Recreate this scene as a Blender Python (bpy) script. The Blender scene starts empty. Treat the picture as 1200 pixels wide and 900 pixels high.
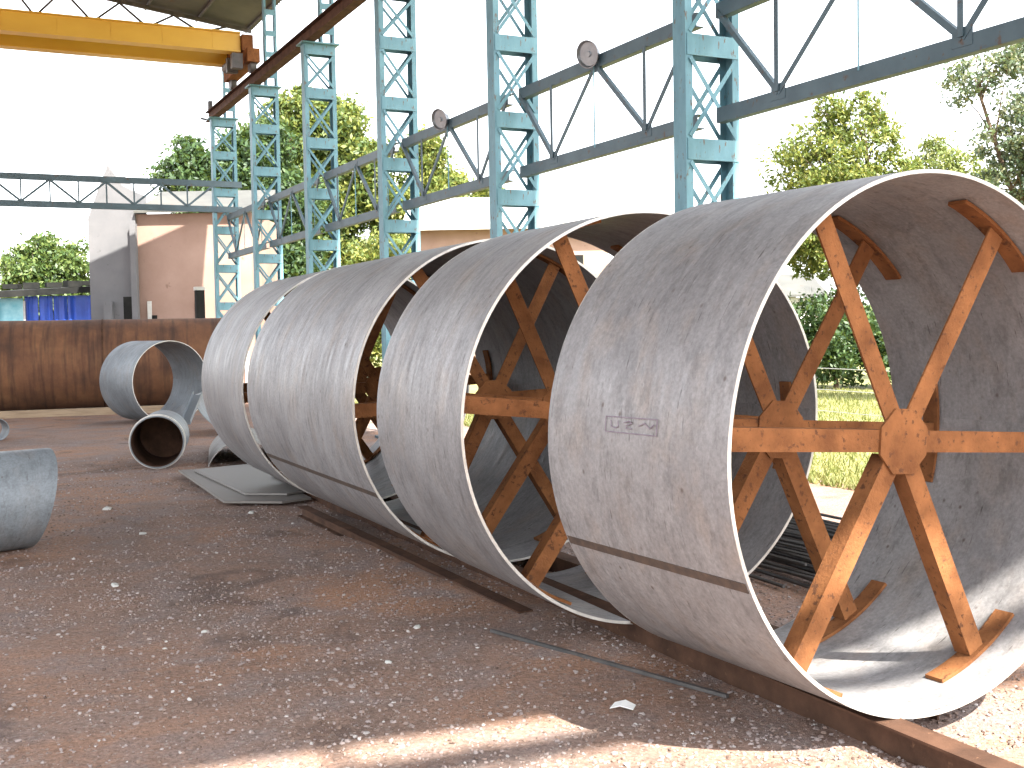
import bpy, math, random
import numpy as np
from mathutils import Vector, Matrix, noise

random.seed(7)
rng = np.random.default_rng(7)
scene = bpy.context.scene
COL = scene.collection
rad = math.radians

# ------------------------------------------------------------------ camera
cd = bpy.data.cameras.new('camera')
cam = bpy.data.objects.new('camera', cd)
COL.objects.link(cam)
cd.sensor_width = 36.0
cd.lens = 40.36
cd.clip_start = 0.05
cd.clip_end = 6000
FW = Vector((0.44441715, 0.89453496, -0.04796455))
RT = Vector((0.89505065, -0.44561707, -0.01760027))
UP = RT.cross(FW)
m = Matrix((RT, UP, -FW)).transposed().to_4x4()
m.translation = Vector((0, 0, 1.837))
cam.matrix_world = m
scene.camera = cam

# ------------------------------------------------------------------ sky, sun, exposure
SUN = Vector((0.10, -0.85, 1.0)).normalized()          # direction towards the sun
world = bpy.data.worlds.new('World')
scene.world = world
world.use_nodes = True
wn = world.node_tree.nodes
wl = world.node_tree.links
wn.clear()
sky = wn.new('ShaderNodeTexSky')
sky.sky_type = 'NISHITA'
sky.sun_disc = False
sky.sun_elevation = math.asin(SUN.z)
sky.sun_rotation = math.atan2(SUN.x, SUN.y)
sky.air_density = 1.0
sky.dust_density = 1.6
sky.ozone_density = 1.0
bg = wn.new('ShaderNodeBackground')
bg.inputs[1].default_value = 0.15
wo = wn.new('ShaderNodeOutputWorld')
hsv = wn.new('ShaderNodeHueSaturation')                 # hazy, almost colourless bright sky
hsv.inputs['Saturation'].default_value = 0.22
wl.new(sky.outputs[0], hsv.inputs['Color'])
wl.new(hsv.outputs[0], bg.inputs[0])
wl.new(bg.outputs[0], wo.inputs[0])

sd = bpy.data.lights.new('sun', 'SUN')
sd.energy = 4.6
sd.angle = rad(0.55)
sd.color = (1.0, 0.94, 0.84)
sun = bpy.data.objects.new('sun', sd)
COL.objects.link(sun)
sun.rotation_euler = SUN.to_track_quat('Z', 'Y').to_euler()
sun.location = (5, -30, 40)

scene.view_settings.view_transform = 'Standard'
scene.view_settings.look = 'None'
scene.view_settings.exposure = 2.35
scene.view_settings.gamma = 1.0
scene.render.engine = 'CYCLES'
scene.cycles.max_bounces = 5
scene.cycles.diffuse_bounces = 4
scene.cycles.glossy_bounces = 2
scene.cycles.transmission_bounces = 2
scene.cycles.use_adaptive_sampling = True
scene.cycles.adaptive_threshold = 0.02
scene.cycles.use_denoising = True

# ------------------------------------------------------------------ materials
def newmat(name):
    mt = bpy.data.materials.new(name)
    mt.use_nodes = True
    nt = mt.node_tree
    b = nt.nodes['Principled BSDF']
    return mt, nt, b

def N(nt, typ, **kw):
    n = nt.nodes.new(typ)
    for k, v in kw.items():
        if k in n.inputs.keys():
            n.inputs[k].default_value = v
        else:
            setattr(n, k, v)
    return n

def ramp(nt, src, stops):
    r = nt.nodes.new('ShaderNodeValToRGB')
    els = r.color_ramp.elements
    while len(els) < len(stops):
        els.new(0.5)
    for e, (p, c) in zip(els, stops):
        e.position = p
        e.color = (*c, 1) if len(c) == 3 else c
    nt.links.new(src, r.inputs[0])
    return r.outputs[0]

def mixc(nt, fac, a, b, mode='MIX'):
    n = nt.nodes.new('ShaderNodeMix')
    n.data_type = 'RGBA'
    n.blend_type = mode
    for sock, v in ((n.inputs[0], fac), (n.inputs[6], a), (n.inputs[7], b)):
        if isinstance(v, (int, float)):
            sock.default_value = v
        elif isinstance(v, tuple):
            sock.default_value = (*v, 1)
        else:
            nt.links.new(v, sock)
    return n.outputs[2]

def coords(nt, kind='Object', scale=(1, 1, 1), rot=(0, 0, 0)):
    t = nt.nodes.new('ShaderNodeTexCoord')
    mp = nt.nodes.new('ShaderNodeMapping')
    mp.inputs['Scale'].default_value = scale
    mp.inputs['Rotation'].default_value = rot
    nt.links.new(t.outputs[kind], mp.inputs[0])
    return mp.outputs[0]

def noise_tex(nt, vec, scale, detail=4, rough=0.55, dist=0.0):
    n = nt.nodes.new('ShaderNodeTexNoise')
    n.inputs['Scale'].default_value = scale
    n.inputs['Detail'].default_value = detail
    n.inputs['Roughness'].default_value = rough
    n.inputs['Distortion'].default_value = dist
    nt.links.new(vec, n.inputs['Vector'])
    return n.outputs[0]

def bump(nt, b, h, strength=0.3, dist=0.01):
    n = nt.nodes.new('ShaderNodeBump')
    n.inputs['Strength'].default_value = strength
    n.inputs['Distance'].default_value = dist
    nt.links.new(h, n.inputs['Height'])
    nt.links.new(n.outputs[0], b.inputs['Normal'])

def simple(name, c1, c2, scale=3.0, rough=0.7, spots=None, metallic=0.0, kind='Object', stretch=(1, 1, 1), bmp=0.15, lo=0.35, hi=0.68):
    """two-tone worn surface: slow noise between c1 and c2, optional third colour in small patches"""
    mt, nt, b = newmat(name)
    v = coords(nt, kind, stretch)
    n1 = noise_tex(nt, v, scale, 6, 0.6)
    col = ramp(nt, n1, [(lo, c1), (hi, c2)])
    if spots:
        n2 = noise_tex(nt, v, scale * 4.3, 5, 0.65)
        f = ramp(nt, n2, [(spots[1], (0, 0, 0)), (spots[1] + 0.08, (1, 1, 1))])
        col = mixc(nt, f, col, spots[0])
    nt.links.new(col, b.inputs['Base Color'])
    b.inputs['Roughness'].default_value = rough
    b.inputs['Metallic'].default_value = metallic
    if bmp:
        bump(nt, b, noise_tex(nt, v, scale * 12, 4), bmp, 0.005)
    return mt

def plate_mat(name, base, dark, warm, streak=1.0):
    """mill-scale steel plate; UV is (metres round the shell, metres along it)"""
    mt, nt, b = newmat(name)
    oi = nt.nodes.new('ShaderNodeObjectInfo')
    tc = nt.nodes.new('ShaderNodeTexCoord')
    addv = nt.nodes.new('ShaderNodeVectorMath'); addv.operation = 'ADD'
    mulv = nt.nodes.new('ShaderNodeVectorMath'); mulv.operation = 'SCALE'
    cmb = nt.nodes.new('ShaderNodeCombineXYZ')
    for k in range(3):
        nt.links.new(oi.outputs['Random'], cmb.inputs[k])
    nt.links.new(cmb.outputs[0], mulv.inputs[0]); mulv.inputs['Scale'].default_value = 37.0
    nt.links.new(tc.outputs['UV'], addv.inputs[0]); nt.links.new(mulv.outputs[0], addv.inputs[1])
    uv = addv.outputs[0]
    def mp(sx, sy, rot=0.0):
        q = nt.nodes.new('ShaderNodeMapping')
        q.inputs['Scale'].default_value = (sx, sy, 1)
        q.inputs['Rotation'].default_value = (0, 0, rot)
        nt.links.new(uv, q.inputs[0])
        return q.outputs[0]
    big = noise_tex(nt, mp(1, 1), 1.3, 5, 0.6)
    col = ramp(nt, big, [(0.32, dark), (0.62, base), (0.8, tuple(min(1, c * 1.18) for c in base))])
    # warm mill-scale clouds
    w = ramp(nt, noise_tex(nt, mp(1, 1.4), 2.6, 5, 0.62), [(0.5, (0, 0, 0)), (0.75, (0.55, 0.55, 0.55))])
    col = mixc(nt, w, col, warm)
    # blotches, then short broken scratches round the shell
    s1 = noise_tex(nt, mp(1.6, 3.2, 0.06), 3.4, 7, 0.72)
    f1 = ramp(nt, s1, [(0.36, (0.42 * streak,) * 3), (0.5, (0, 0, 0))])
    col = mixc(nt, f1, col, tuple(c * 0.5 for c in dark))
    s2 = noise_tex(nt, mp(2.6, 26, -0.22), 2.6, 3, 0.6)
    f2 = ramp(nt, s2, [(0.29, (0.85 * streak,) * 3), (0.37, (0, 0, 0))])
    g2 = ramp(nt, noise_tex(nt, mp(1, 1), 1.9, 3), [(0.38, (0, 0, 0)), (0.52, (1, 1, 1))])
    col = mixc(nt, mixc(nt, 1.0, f2, g2, 'MULTIPLY'), col, (0.06, 0.052, 0.05))
    s4 = noise_tex(nt, mp(9, 9), 6.5, 3, 0.6)
    col = mixc(nt, 1.0, col, ramp(nt, s4, [(0.25, (0.78,) * 3), (0.75, (1.2,) * 3)]), 'MULTIPLY')
    # pale scuffs
    s3 = noise_tex(nt, mp(7, 22, 0.2), 1.9, 4, 0.7)
    f3 = ramp(nt, s3, [(0.62, (0, 0, 0)), (0.74, (0.4, 0.4, 0.4))])
    col = mixc(nt, f3, col, tuple(min(1, c * 1.5) for c in base))
    # small rust freckles
    vo = nt.nodes.new('ShaderNodeTexVoronoi'); vo.inputs['Scale'].default_value = 9.0
    nt.links.new(mp(1, 1.2), vo.inputs['Vector'])
    f4 = ramp(nt, vo.outputs['Distance'], [(0.05, (0.75, 0.75, 0.75)), (0.14, (0, 0, 0))])
    gate = ramp(nt, noise_tex(nt, mp(1, 1), 3.1, 2), [(0.52, (0, 0, 0)), (0.6, (1, 1, 1))])
    f5 = mixc(nt, 1.0, f4, gate, 'MULTIPLY')
    col = mixc(nt, f5, col, (0.07, 0.045, 0.035))
    nt.links.new(col, b.inputs['Base Color'])
    rr = ramp(nt, noise_tex(nt, mp(1.5, 9), 2.0, 5), [(0.3, (0.42,) * 3), (0.7, (0.68,) * 3)])
    nt.links.new(rr, b.inputs['Roughness'])
    b.inputs['Metallic'].default_value = 0.25
    bump(nt, b, noise_tex(nt, mp(6, 10), 7.0, 5, 0.65), 0.18, 0.004)
    return mt

def hexl(r, g, b):
    return tuple(((c / 255) / 12.92 if c / 255 <= 0.04045 else ((c / 255 + 0.055) / 1.055) ** 2.4) for c in (r, g, b))

M = {}
M['plate'] = plate_mat('mill_scale_plate', (0.285, 0.28, 0.285), (0.20, 0.195, 0.20), (0.28, 0.225, 0.185))
M['plate_dark'] = plate_mat('grey_pipe_steel', (0.22, 0.245, 0.265), (0.14, 0.155, 0.17), (0.22, 0.19, 0.17), 0.7)
M['plate_brown'] = plate_mat('dusty_brown_plate', (0.25, 0.235, 0.22), (0.17, 0.157, 0.148), (0.25, 0.195, 0.15), 0.8)
M['edge'] = simple('ground_bevel_steel', (0.42, 0.40, 0.37), (0.58, 0.56, 0.52), 9, 0.4, metallic=0.4, bmp=0.05)
M['rust_dark'] = simple('brown_rust', (0.05, 0.027, 0.018), (0.10, 0.052, 0.033), 5, 0.85, ((0.14, 0.075, 0.045), 0.64), bmp=0.4)
M['rust'] = simple('orange_rust', (0.125, 0.050, 0.020), (0.235, 0.098, 0.038), 5.5, 0.95, ((0.085, 0.038, 0.02), 0.57), bmp=0.8)
for _k in ('rust', 'rust_dark'):  # powdery rust hardly shines
    M[_k].node_tree.nodes['Principled BSDF'].inputs['Specular IOR Level'].default_value = 0.15
M['weld'] = simple('weld_bead', (0.045, 0.033, 0.028), (0.09, 0.06, 0.043), 20, 0.7)
M['mark'] = simple('purple_marker_paint', (0.15, 0.115, 0.16), (0.22, 0.19, 0.22), 30, 0.8, bmp=0)
M['teal'] = simple('turquoise_paint', (0.075, 0.185, 0.235), (0.125, 0.27, 0.325), 2.3, 0.55, ((0.095, 0.068, 0.05), 0.595), bmp=0.15, stretch=(2.2, 2.2, 0.8))
M['bluegrey'] = simple('blue_grey_paint', (0.042, 0.075, 0.095), (0.07, 0.115, 0.14), 2.0, 0.55, ((0.07, 0.048, 0.036), 0.60), bmp=0.1)
M['yellow'] = simple('crane_yellow_paint', (0.58, 0.33, 0.028), (0.66, 0.40, 0.04), 1.2, 0.45, ((0.40, 0.19, 0.03), 0.68), bmp=0.08, stretch=(0.4, 1, 1))
M['darksteel'] = simple('dark_steel', (0.05, 0.05, 0.05), (0.10, 0.09, 0.085), 6, 0.6)
M['galv'] = simple('weathered_roof_sheet', (0.06, 0.062, 0.06), (0.10, 0.10, 0.09), 0.8, 0.7, ((0.09, 0.06, 0.045), 0.64))
M['lampgrey'] = simple('lamp_spun_aluminium', (0.16, 0.175, 0.19), (0.24, 0.25, 0.265), 8, 0.35, metallic=0.6, bmp=0)
M['glass'] = simple('frosted_lamp_glass', (0.22, 0.25, 0.28), (0.30, 0.33, 0.36), 8, 0.12, bmp=0)
M['concrete'] = simple('grey_plaster', (0.115, 0.118, 0.126), (0.15, 0.15, 0.158), 0.9, 0.9, ((0.085, 0.085, 0.09), 0.64))
M['pink'] = simple('pinkish_plaster', (0.24, 0.155, 0.122), (0.32, 0.22, 0.18), 0.6, 0.9, ((0.19, 0.12, 0.095), 0.66))
M['brickwall'] = simple('red_brown_wall', (0.30, 0.19, 0.145), (0.38, 0.25, 0.20), 0.8, 0.9, ((0.22, 0.13, 0.10), 0.64))
M['white'] = simple('whitewash', (0.66, 0.66, 0.64), (0.8, 0.79, 0.76), 0.9, 0.85, ((0.5, 0.48, 0.45), 0.68))
M['tin'] = simple('pale_tin_sheet', (0.55, 0.55, 0.54), (0.72, 0.71, 0.69), 0.7, 0.55, ((0.36, 0.28, 0.22), 0.66))
M['blue'] = simple('blue_tarpaulin', (0.008, 0.06, 0.42), (0.015, 0.10, 0.58), 1.6, 0.4, bmp=0.3)
M['cyan'] = simple('pale_cyan_sheet', (0.14, 0.45, 0.55), (0.35, 0.65, 0.72), 2.5, 0.5)
M['tarblack'] = simple('black_sheet', (0.012, 0.013, 0.013), (0.028, 0.028, 0.026), 2, 0.8)
M['tarblack'].node_tree.nodes['Principled BSDF'].inputs['Specular IOR Level'].default_value = 0.08
M['timber'] = simple('weathered_timber', (0.24, 0.17, 0.11), (0.36, 0.27, 0.18), 5, 0.85, stretch=(0.4, 4, 4))
M['bark'] = simple('bark', (0.09, 0.06, 0.04), (0.16, 0.11, 0.075), 6, 0.95, bmp=0.6)
M['wire'] = simple('galvanised_wire', (0.35, 0.36, 0.36), (0.45, 0.45, 0.44), 5, 0.5, metallic=0.3, bmp=0)
M['post'] = simple('concrete_post', (0.42, 0.42, 0.40), (0.55, 0.54, 0.51), 4, 0.9)
M['paper'] = simple('white_paper', (0.72, 0.72, 0.70), (0.8, 0.8, 0.79), 10, 0.8, bmp=0)

def leaf_mat(name, c1, c2, c3):
    mt, nt, b = newmat(name)
    g = nt.nodes.new('ShaderNodeNewGeometry')
    col = ramp(nt, g.outputs['Random Per Island'], [(0.0, c1), (0.5, c2), (1.0, c3)])
    nt.links.new(col, b.inputs['Base Color'])
    b.inputs['Roughness'].default_value = 0.55
    tr = nt.nodes.new('ShaderNodeBsdfTranslucent')
    nt.links.new(mixc(nt, 0.35, col, (0.25, 0.30, 0.03)), tr.inputs[0])
    mx = nt.nodes.new('ShaderNodeMixShader')
    mx.inputs[0].default_value = 0.3
    out = nt.nodes['Material Output']
    nt.links.new(b.outputs[0], mx.inputs[1]); nt.links.new(tr.outputs[0], mx.inputs[2])
    nt.links.new(mx.outputs[0], out.inputs[0])
    return mt
M['leaf_dark'] = leaf_mat('dark_leaves', (0.018, 0.045, 0.018), (0.035, 0.075, 0.025), (0.07, 0.12, 0.03))
M['leaf_mid'] = leaf_mat('green_leaves', (0.035, 0.075, 0.02), (0.07, 0.12, 0.03), (0.13, 0.17, 0.04))
M['leaf_light'] = leaf_mat('yellow_green_leaves', (0.07, 0.11, 0.025), (0.13, 0.17, 0.035), (0.24, 0.23, 0.05))
M['leaf_blue'] = leaf_mat('grey_green_leaves', (0.06, 0.10, 0.06), (0.11, 0.15, 0.09), (0.23, 0.22, 0.13))
M['leaf_pale'] = leaf_mat('pale_green_leaves', (0.09, 0.13, 0.035), (0.17, 0.21, 0.06), (0.26, 0.26, 0.09))
M['leaf_tall'] = leaf_mat('lime_leaves', (0.04, 0.08, 0.02), (0.10, 0.14, 0.03), (0.20, 0.21, 0.045))
M['grass'] = leaf_mat('grass_blades', (0.09, 0.12, 0.03), (0.17, 0.18, 0.05), (0.26, 0.24, 0.09))

def ground_mat():
    mt, nt, b = newmat('red_brown_yard_earth')
    v = coords(nt, 'Object')
    big = noise_tex(nt, v, 0.42, 7, 0.66, 0.9)
    col = ramp(nt, big, [(0.36, (0.20, 0.145, 0.122)), (0.5, (0.265, 0.172, 0.132)), (0.62, (0.32, 0.182, 0.118))])
    gv = noise_tex(nt, v, 1.7, 5, 0.6)
    gm = ramp(nt, gv, [(0.48, (0, 0, 0)), (0.66, (0.8, 0.8, 0.8))])
    col = mixc(nt, gm, col, (0.235, 0.19, 0.178))
    fine = noise_tex(nt, v, 42, 5, 0.75)
    fr = ramp(nt, fine, [(0.3, (0.5,) * 3), (0.5, (1.0,) * 3), (0.72, (1.45,) * 3)])
    col = mixc(nt, 1.0, col, fr, 'MULTIPLY')
    grit = nt.nodes.new('ShaderNodeTexVoronoi'); grit.inputs['Scale'].default_value = 60
    nt.links.new(v, grit.inputs['Vector'])
    gf = ramp(nt, grit.outputs['Color'], [(0.80, (0, 0, 0)), (0.9, (0.55, 0.55, 0.55))])
    col = mixc(nt, gf, col, (0.34, 0.30, 0.27))
    oil = ramp(nt, noise_tex(nt, v, 0.9, 5, 0.6, 1.2), [(0.33, (0.55, 0.55, 0.55)), (0.42, (0, 0, 0))])
    col = mixc(nt, oil, col, (0.085, 0.062, 0.055))
    nt.links.new(col, b.inputs['Base Color'])
    b.inputs['Roughness'].default_value = 0.95
    b.inputs['Specular IOR Level'].default_value = 0.2
    bump(nt, b, fine, 0.7, 0.02)
    return mt
M['ground'] = ground_mat()

def stone_mat():
    mt, nt, b = newmat('mixed_gravel')
    g = nt.nodes.new('ShaderNodeNewGeometry')
    col = ramp(nt, g.outputs['Random Per Island'], [(0.0, (0.10, 0.065, 0.05)), (0.3, (0.21, 0.145, 0.115)), (0.6, (0.25, 0.20, 0.185)), (0.94, (0.30, 0.255, 0.24)), (1.0, (0.46, 0.44, 0.42))])
    nt.links.new(col, b.inputs['Base Color'])
    b.inputs['Roughness'].default_value = 0.9
    return mt
M['stone'] = stone_mat()
M['field'] = simple('dry_grass_field', (0.15, 0.16, 0.05), (0.26, 0.24, 0.09), 0.5, 0.95, ((0.30, 0.26, 0.13), 0.6))
M['rustpipe'] = None
def rustpipe_mat():
    mt, nt, b = newmat('streaked_rusty_pipe')
    v = coords(nt, 'UV')
    n1 = noise_tex(nt, v, 1.1, 6, 0.65)
    col = ramp(nt, n1, [(0.3, (0.06, 0.028, 0.015)), (0.5, (0.125, 0.053, 0.024)), (0.7, (0.19, 0.09, 0.04))])
    v2 = coords(nt, 'UV', (0.5, 5, 1))
    n2 = noise_tex(nt, v2, 1.0, 5, 0.6)
    col = mixc(nt, ramp(nt, n2, [(0.35, (0.7, 0.7, 0.7)), (0.52, (0, 0, 0))]), col, (0.035, 0.017, 0.011))
    nt.links.new(col, b.inputs['Base Color'])
    b.inputs['Roughness'].default_value = 0.85
    bump(nt, b, noise_tex(nt, v, 18, 5), 0.3, 0.01)
    return mt
M['rustpipe'] = rustpipe_mat()

# ------------------------------------------------------------------ mesh helpers
class MB:
    def __init__(s):
        s.v = []; s.f = []; s.uv = {}
    def box(s, c, size, mat3=None):
        c = Vector(c); hx, hy, hz = (q / 2 for q in size)
        i = len(s.v)
        for x, y, z in ((-1, -1, -1), (1, -1, -1), (1, 1, -1), (-1, 1, -1), (-1, -1, 1), (1, -1, 1), (1, 1, 1), (-1, 1, 1)):
            d = Vector((x * hx, y * hy, z * hz))
            s.v.append(tuple(c + (mat3 @ d if mat3 else d)))
        s.f += [tuple(i + k for k in q) for q in ((0, 3, 2, 1), (4, 5, 6, 7), (0, 1, 5, 4), (1, 2, 6, 5), (2, 3, 7, 6), (3, 0, 4, 7))]
        return s
    def b2(s, a, b):
        return s.box([(p + q) / 2 for p, q in zip(a, b)], [abs(q - p) for p, q in zip(a, b)])
    def bar(s, p0, p1, w, t, up=(0, 0, 1)):
        """rectangular bar p0->p1; w across (in the plane of dir x up), t along up"""
        p0, p1, up = Vector(p0), Vector(p1), Vector(up)
        d = (p1 - p0); L = d.length; d.normalize()
        a = d.cross(up)
        if a.length < 1e-4:
            a = d.cross(Vector((1, 0, 0)))
        a.normalize(); u = a.cross(d)
        return s.box((p0 + p1) / 2, (L, w, t), Matrix((d, a, u)).transposed())
    def angle(s, p0, p1, w, t, up=(0, 0, 1)):
        """L section: a plate facing 'up' and a flange standing behind its one edge"""
        p0, p1, up = Vector(p0), Vector(p1), Vector(up)
        d = (p1 - p0).normalized(); a = d.cross(up).normalized(); u = a.cross(d)
        s.bar(p0, p1, w, t, up)
        off = a * (w / 2 - t / 2) - u * (w * 0.45)
        s.bar(p0 + off, p1 + off, t, w * 0.9 - t - 0.001, up)
        return s
    def ibeam(s, p0, p1, h, w, tf, tw):
        p0, p1 = Vector(p0), Vector(p1)
        z = Vector((0, 0, 1))
        s.bar(p0 + z * (h - tf / 2), p1 + z * (h - tf / 2), w, tf)
        s.bar(p0 + z * (tf / 2), p1 + z * (tf / 2), w, tf)
        s.bar(p0 + z * (h / 2), p1 + z * (h / 2), tw, h - 2 * tf)
        return s
    def tube(s, pts, radii, n=8, cap=True):
        pts = [Vector(p) for p in pts]
        i0 = len(s.v)
        pa = None
        for k, p in enumerate(pts):
            d = (pts[min(k + 1, len(pts) - 1)] - pts[max(k - 1, 0)]).normalized()
            if pa is None:
                pa = d.orthogonal().normalized()
            else:
                pa = (pa - d * pa.dot(d)).normalized()
            pb = d.cross(pa)
            for j in range(n):
                a = 2 * math.pi * j / n
                s.v.append(tuple(p + radii[k] * (math.cos(a) * pa + math.sin(a) * pb)))
        for k in range(len(pts) - 1):
            for j in range(n):
                a, b = i0 + k * n + j, i0 + k * n + (j + 1) % n
                s.f.append((a, b, b + n, a + n))
        if cap:
            s.f.append(tuple(i0 + j for j in range(n))[::-1])
            e = i0 + (len(pts) - 1) * n
            s.f.append(tuple(e + j for j in range(n)))
        return s
    def prism(s, poly, off):
        """poly: list of 3-D points (planar), extruded by off"""
        i = len(s.v); n = len(poly); off = Vector(off)
        s.v += [tuple(Vector(p)) for p in poly] + [tuple(Vector(p) + off) for p in poly]
        s.f.append(tuple(i + k for k in range(n))[::-1])
        s.f.append(tuple(i + n + k for k in range(n)))
        for k in range(n):
            s.f.append((i + k, i + (k + 1) % n, i + n + (k + 1) % n, i + n + k))
        return s
    def build(s, name, mat, parent=None, smooth=False, auto=None):
        me = bpy.data.meshes.new(name)
        me.from_pydata(s.v, [], s.f)
        me.materials.append(M[mat] if isinstance(mat, str) else mat)
        if s.uv:
            ul = me.uv_layers.new(name='UVMap')
            for poly in me.polygons:
                for li, vi in zip(poly.loop_indices, poly.vertices):
                    ul.data[li].uv = s.uv.get((poly.index, vi), s.uv.get(vi, (0, 0)))
        if smooth:
            me.polygons.foreach_set('use_smooth', [True] * len(me.polygons))
            if auto:
                me.set_sharp_from_angle(angle=rad(auto))
        me.update()
        o = bpy.data.objects.new(name, me)
        COL.objects.link(o)
        if parent is not None:
            o.parent = parent
        return o

def fix_normals(o):
    import bmesh
    bm = bmesh.new(); bm.from_mesh(o.data)
    bmesh.ops.recalc_face_normals(bm, faces=bm.faces)
    bm.to_mesh(o.data); bm.free()
    return o

def tag(o, label, cat, group=None):
    o['label'] = label; o['category'] = cat
    if group:
        o['group'] = group
    return o

def thing(name, label, cat, loc=(0, 0, 0), rotz=0.0, group=None):
    o = bpy.data.objects.new(name, None)
    COL.objects.link(o)
    o.location = loc; o.rotation_euler = (0, 0, rotz)
    o.empty_display_size = 0.2
    return tag(o, label, cat, group)

def structure(o):
    o['kind'] = 'structure'; return o

def copy_tree(o, parent=None):
    c = o.copy(); COL.objects.link(c); c.parent = parent
    for ch in o.children:
        copy_tree(ch, c)
    return c

def share(o, parent, loc=(0, 0, 0), rot=(0, 0, 0)):
    c = bpy.data.objects.new(o.name.split('.')[0], o.data)
    COL.objects.link(c); c.parent = parent; c.location = loc; c.rotation_euler = rot
    return c

def shell_mb(R, L, t, a0=0.0, a1=360.0, n=128, m=4, wob=0.0):
    """hollow cylinder wall, axis +Y from 0 to L, centre at origin; angle measured from +X to +Z"""
    mb = MB(); closed = abs(a1 - a0 - 360) < 1e-6
    cnt = n if closed else n + 1
    for rr in (R, R - t):
        for j in range(m + 1):
            y = L * j / m
            for k in range(cnt):
                a = rad(a0 + (a1 - a0) * k / n)
                r = rr + wob * math.sin(2 * a + 0.6) + wob * 0.6 * math.sin(3 * a + 2 + y)
                mb.v.append((r * math.cos(a), y, r * math.sin(a)))
    H = (m + 1) * cnt
    def idx(s, j, k):
        return s * H + j * cnt + (k % cnt if closed else k)
    for s in (0, 1):
        for j in range(m):
            for k in range(n):
                q = (idx(s, j, k), idx(s, j, k + 1), idx(s, j + 1, k + 1), idx(s, j + 1, k))
                fi = len(mb.f)
                mb.f.append(q if s == 1 else q[::-1])
                us = [k, k + 1, k + 1, k]; ys = [j, j, j + 1, j + 1]
                for vi, u, yy in zip(q, us, ys):
                    mb.uv[(fi, vi)] = (rad(a0 + (a1 - a0) * u / n) * R + s * 11.3, L * yy / m)
    for k in range(n):
        mb.f.append((idx(0, 0, k), idx(0, 0, k + 1), idx(1, 0, k + 1), idx(1, 0, k)))
        mb.f.append((idx(0, m, k + 1), idx(0, m, k), idx(1, m, k), idx(1, m, k + 1)))
    if not closed:
        for k in (0, n):
            for j in range(m):
                q = (idx(0, j, k), idx(0, j + 1, k), idx(1, j + 1, k), idx(1, j, k))
                mb.f.append(q if k == 0 else q[::-1])
    return mb

# ------------------------------------------------------------------ ground
def sorted_unique(*parts):
    return sorted(set(round(float(x), 3) for p in parts for x in p))
gx = sorted_unique([-3000, -800, -200, -60, -20, -8], np.arange(-3, 9.01, 0.12), [12, 16, 25, 50, 120, 400, 1200, 3000])
gy = sorted_unique([-3000, -600, -120, -30, -8, -2], np.arange(1, 24.01, 0.12), [26, 30, 36, 45, 60, 100, 250, 800, 3000])
def gz(x, y):
    if -3 < x < 9 and 1 < y < 24:
        e = min(1, (x + 3) / 1.5, (9 - x) / 1.5, (y - 1) / 1.5, (24 - y) / 3)
        return e * (0.022 * noise.noise((x * 1.1, y * 1.1, 3.0)) + 0.010 * noise.noise((x * 3.7, y * 3.7, 9.0)) - 0.012)
    return -0.006
g = MB()
g.v = [(x, y, gz(x, y)) for y in gy for x in gx]
nx = len(gx)
g.f = [(j * nx + i, j * nx + i + 1, (j + 1) * nx + i + 1, (j + 1) * nx + i) for j in range(len(gy) - 1) for i in range(nx - 1)]
structure(g.build('ground', 'ground', smooth=True))

fld = MB()
fx = [9.2, 10.5, 13, 18, 30, 60, 150, 600]
fy = list(np.arange(-40, 60.1, 2.5)) + [80, 120, 300, 900]
fld.v = [(x + (0.5 * noise.noise((y * 0.7, 0, 5.0)) if x == fx[0] else 0), y, 0.0) for y in fy for x in fx]
n_ = len(fx)
fld.f = [(j * n_ + i, j * n_ + i + 1, (j + 1) * n_ + i + 1, (j + 1) * n_ + i) for j in range(len(fy) - 1) for i in range(n_ - 1)]
structure(fld.build('grass_field', 'field'))

def grass_blades(n, name, x0, x1, y0, y1):
    x = x0 + (x1 - x0) * rng.random(n) ** 1.6; y = y0 + (y1 - y0) * rng.random(n)
    a = rng.random(n) * 2 * np.pi; h = 0.05 + 0.11 * rng.random(n); w = 0.012
    lean = 0.06 * rng.standard_normal((n, 2))
    v = np.zeros((n, 3, 3))
    v[:, 0] = np.stack([x - w * np.cos(a), y - w * np.sin(a), np.full(n, 0.001)], 1)
    v[:, 1] = np.stack([x + w * np.cos(a), y + w * np.sin(a), np.full(n, 0.001)], 1)
    v[:, 2] = np.stack([x + lean[:, 0], y + lean[:, 1], h], 1)
    me = bpy.data.meshes.new(name)
    me.from_pydata(v.reshape(-1, 3).tolist(), [], np.arange(3 * n).reshape(-1, 3).tolist())
    me.materials.append(M['grass'])
    o = bpy.data.objects.new(name, me); COL.objects.link(o)
    o['kind'] = 'stuff'
    return tag(o, 'sunlit dry grass growing in the field beyond the rings', 'grass')
grass_blades(42000, 'field_grass', 8.9, 22, 7, 28)

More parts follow.
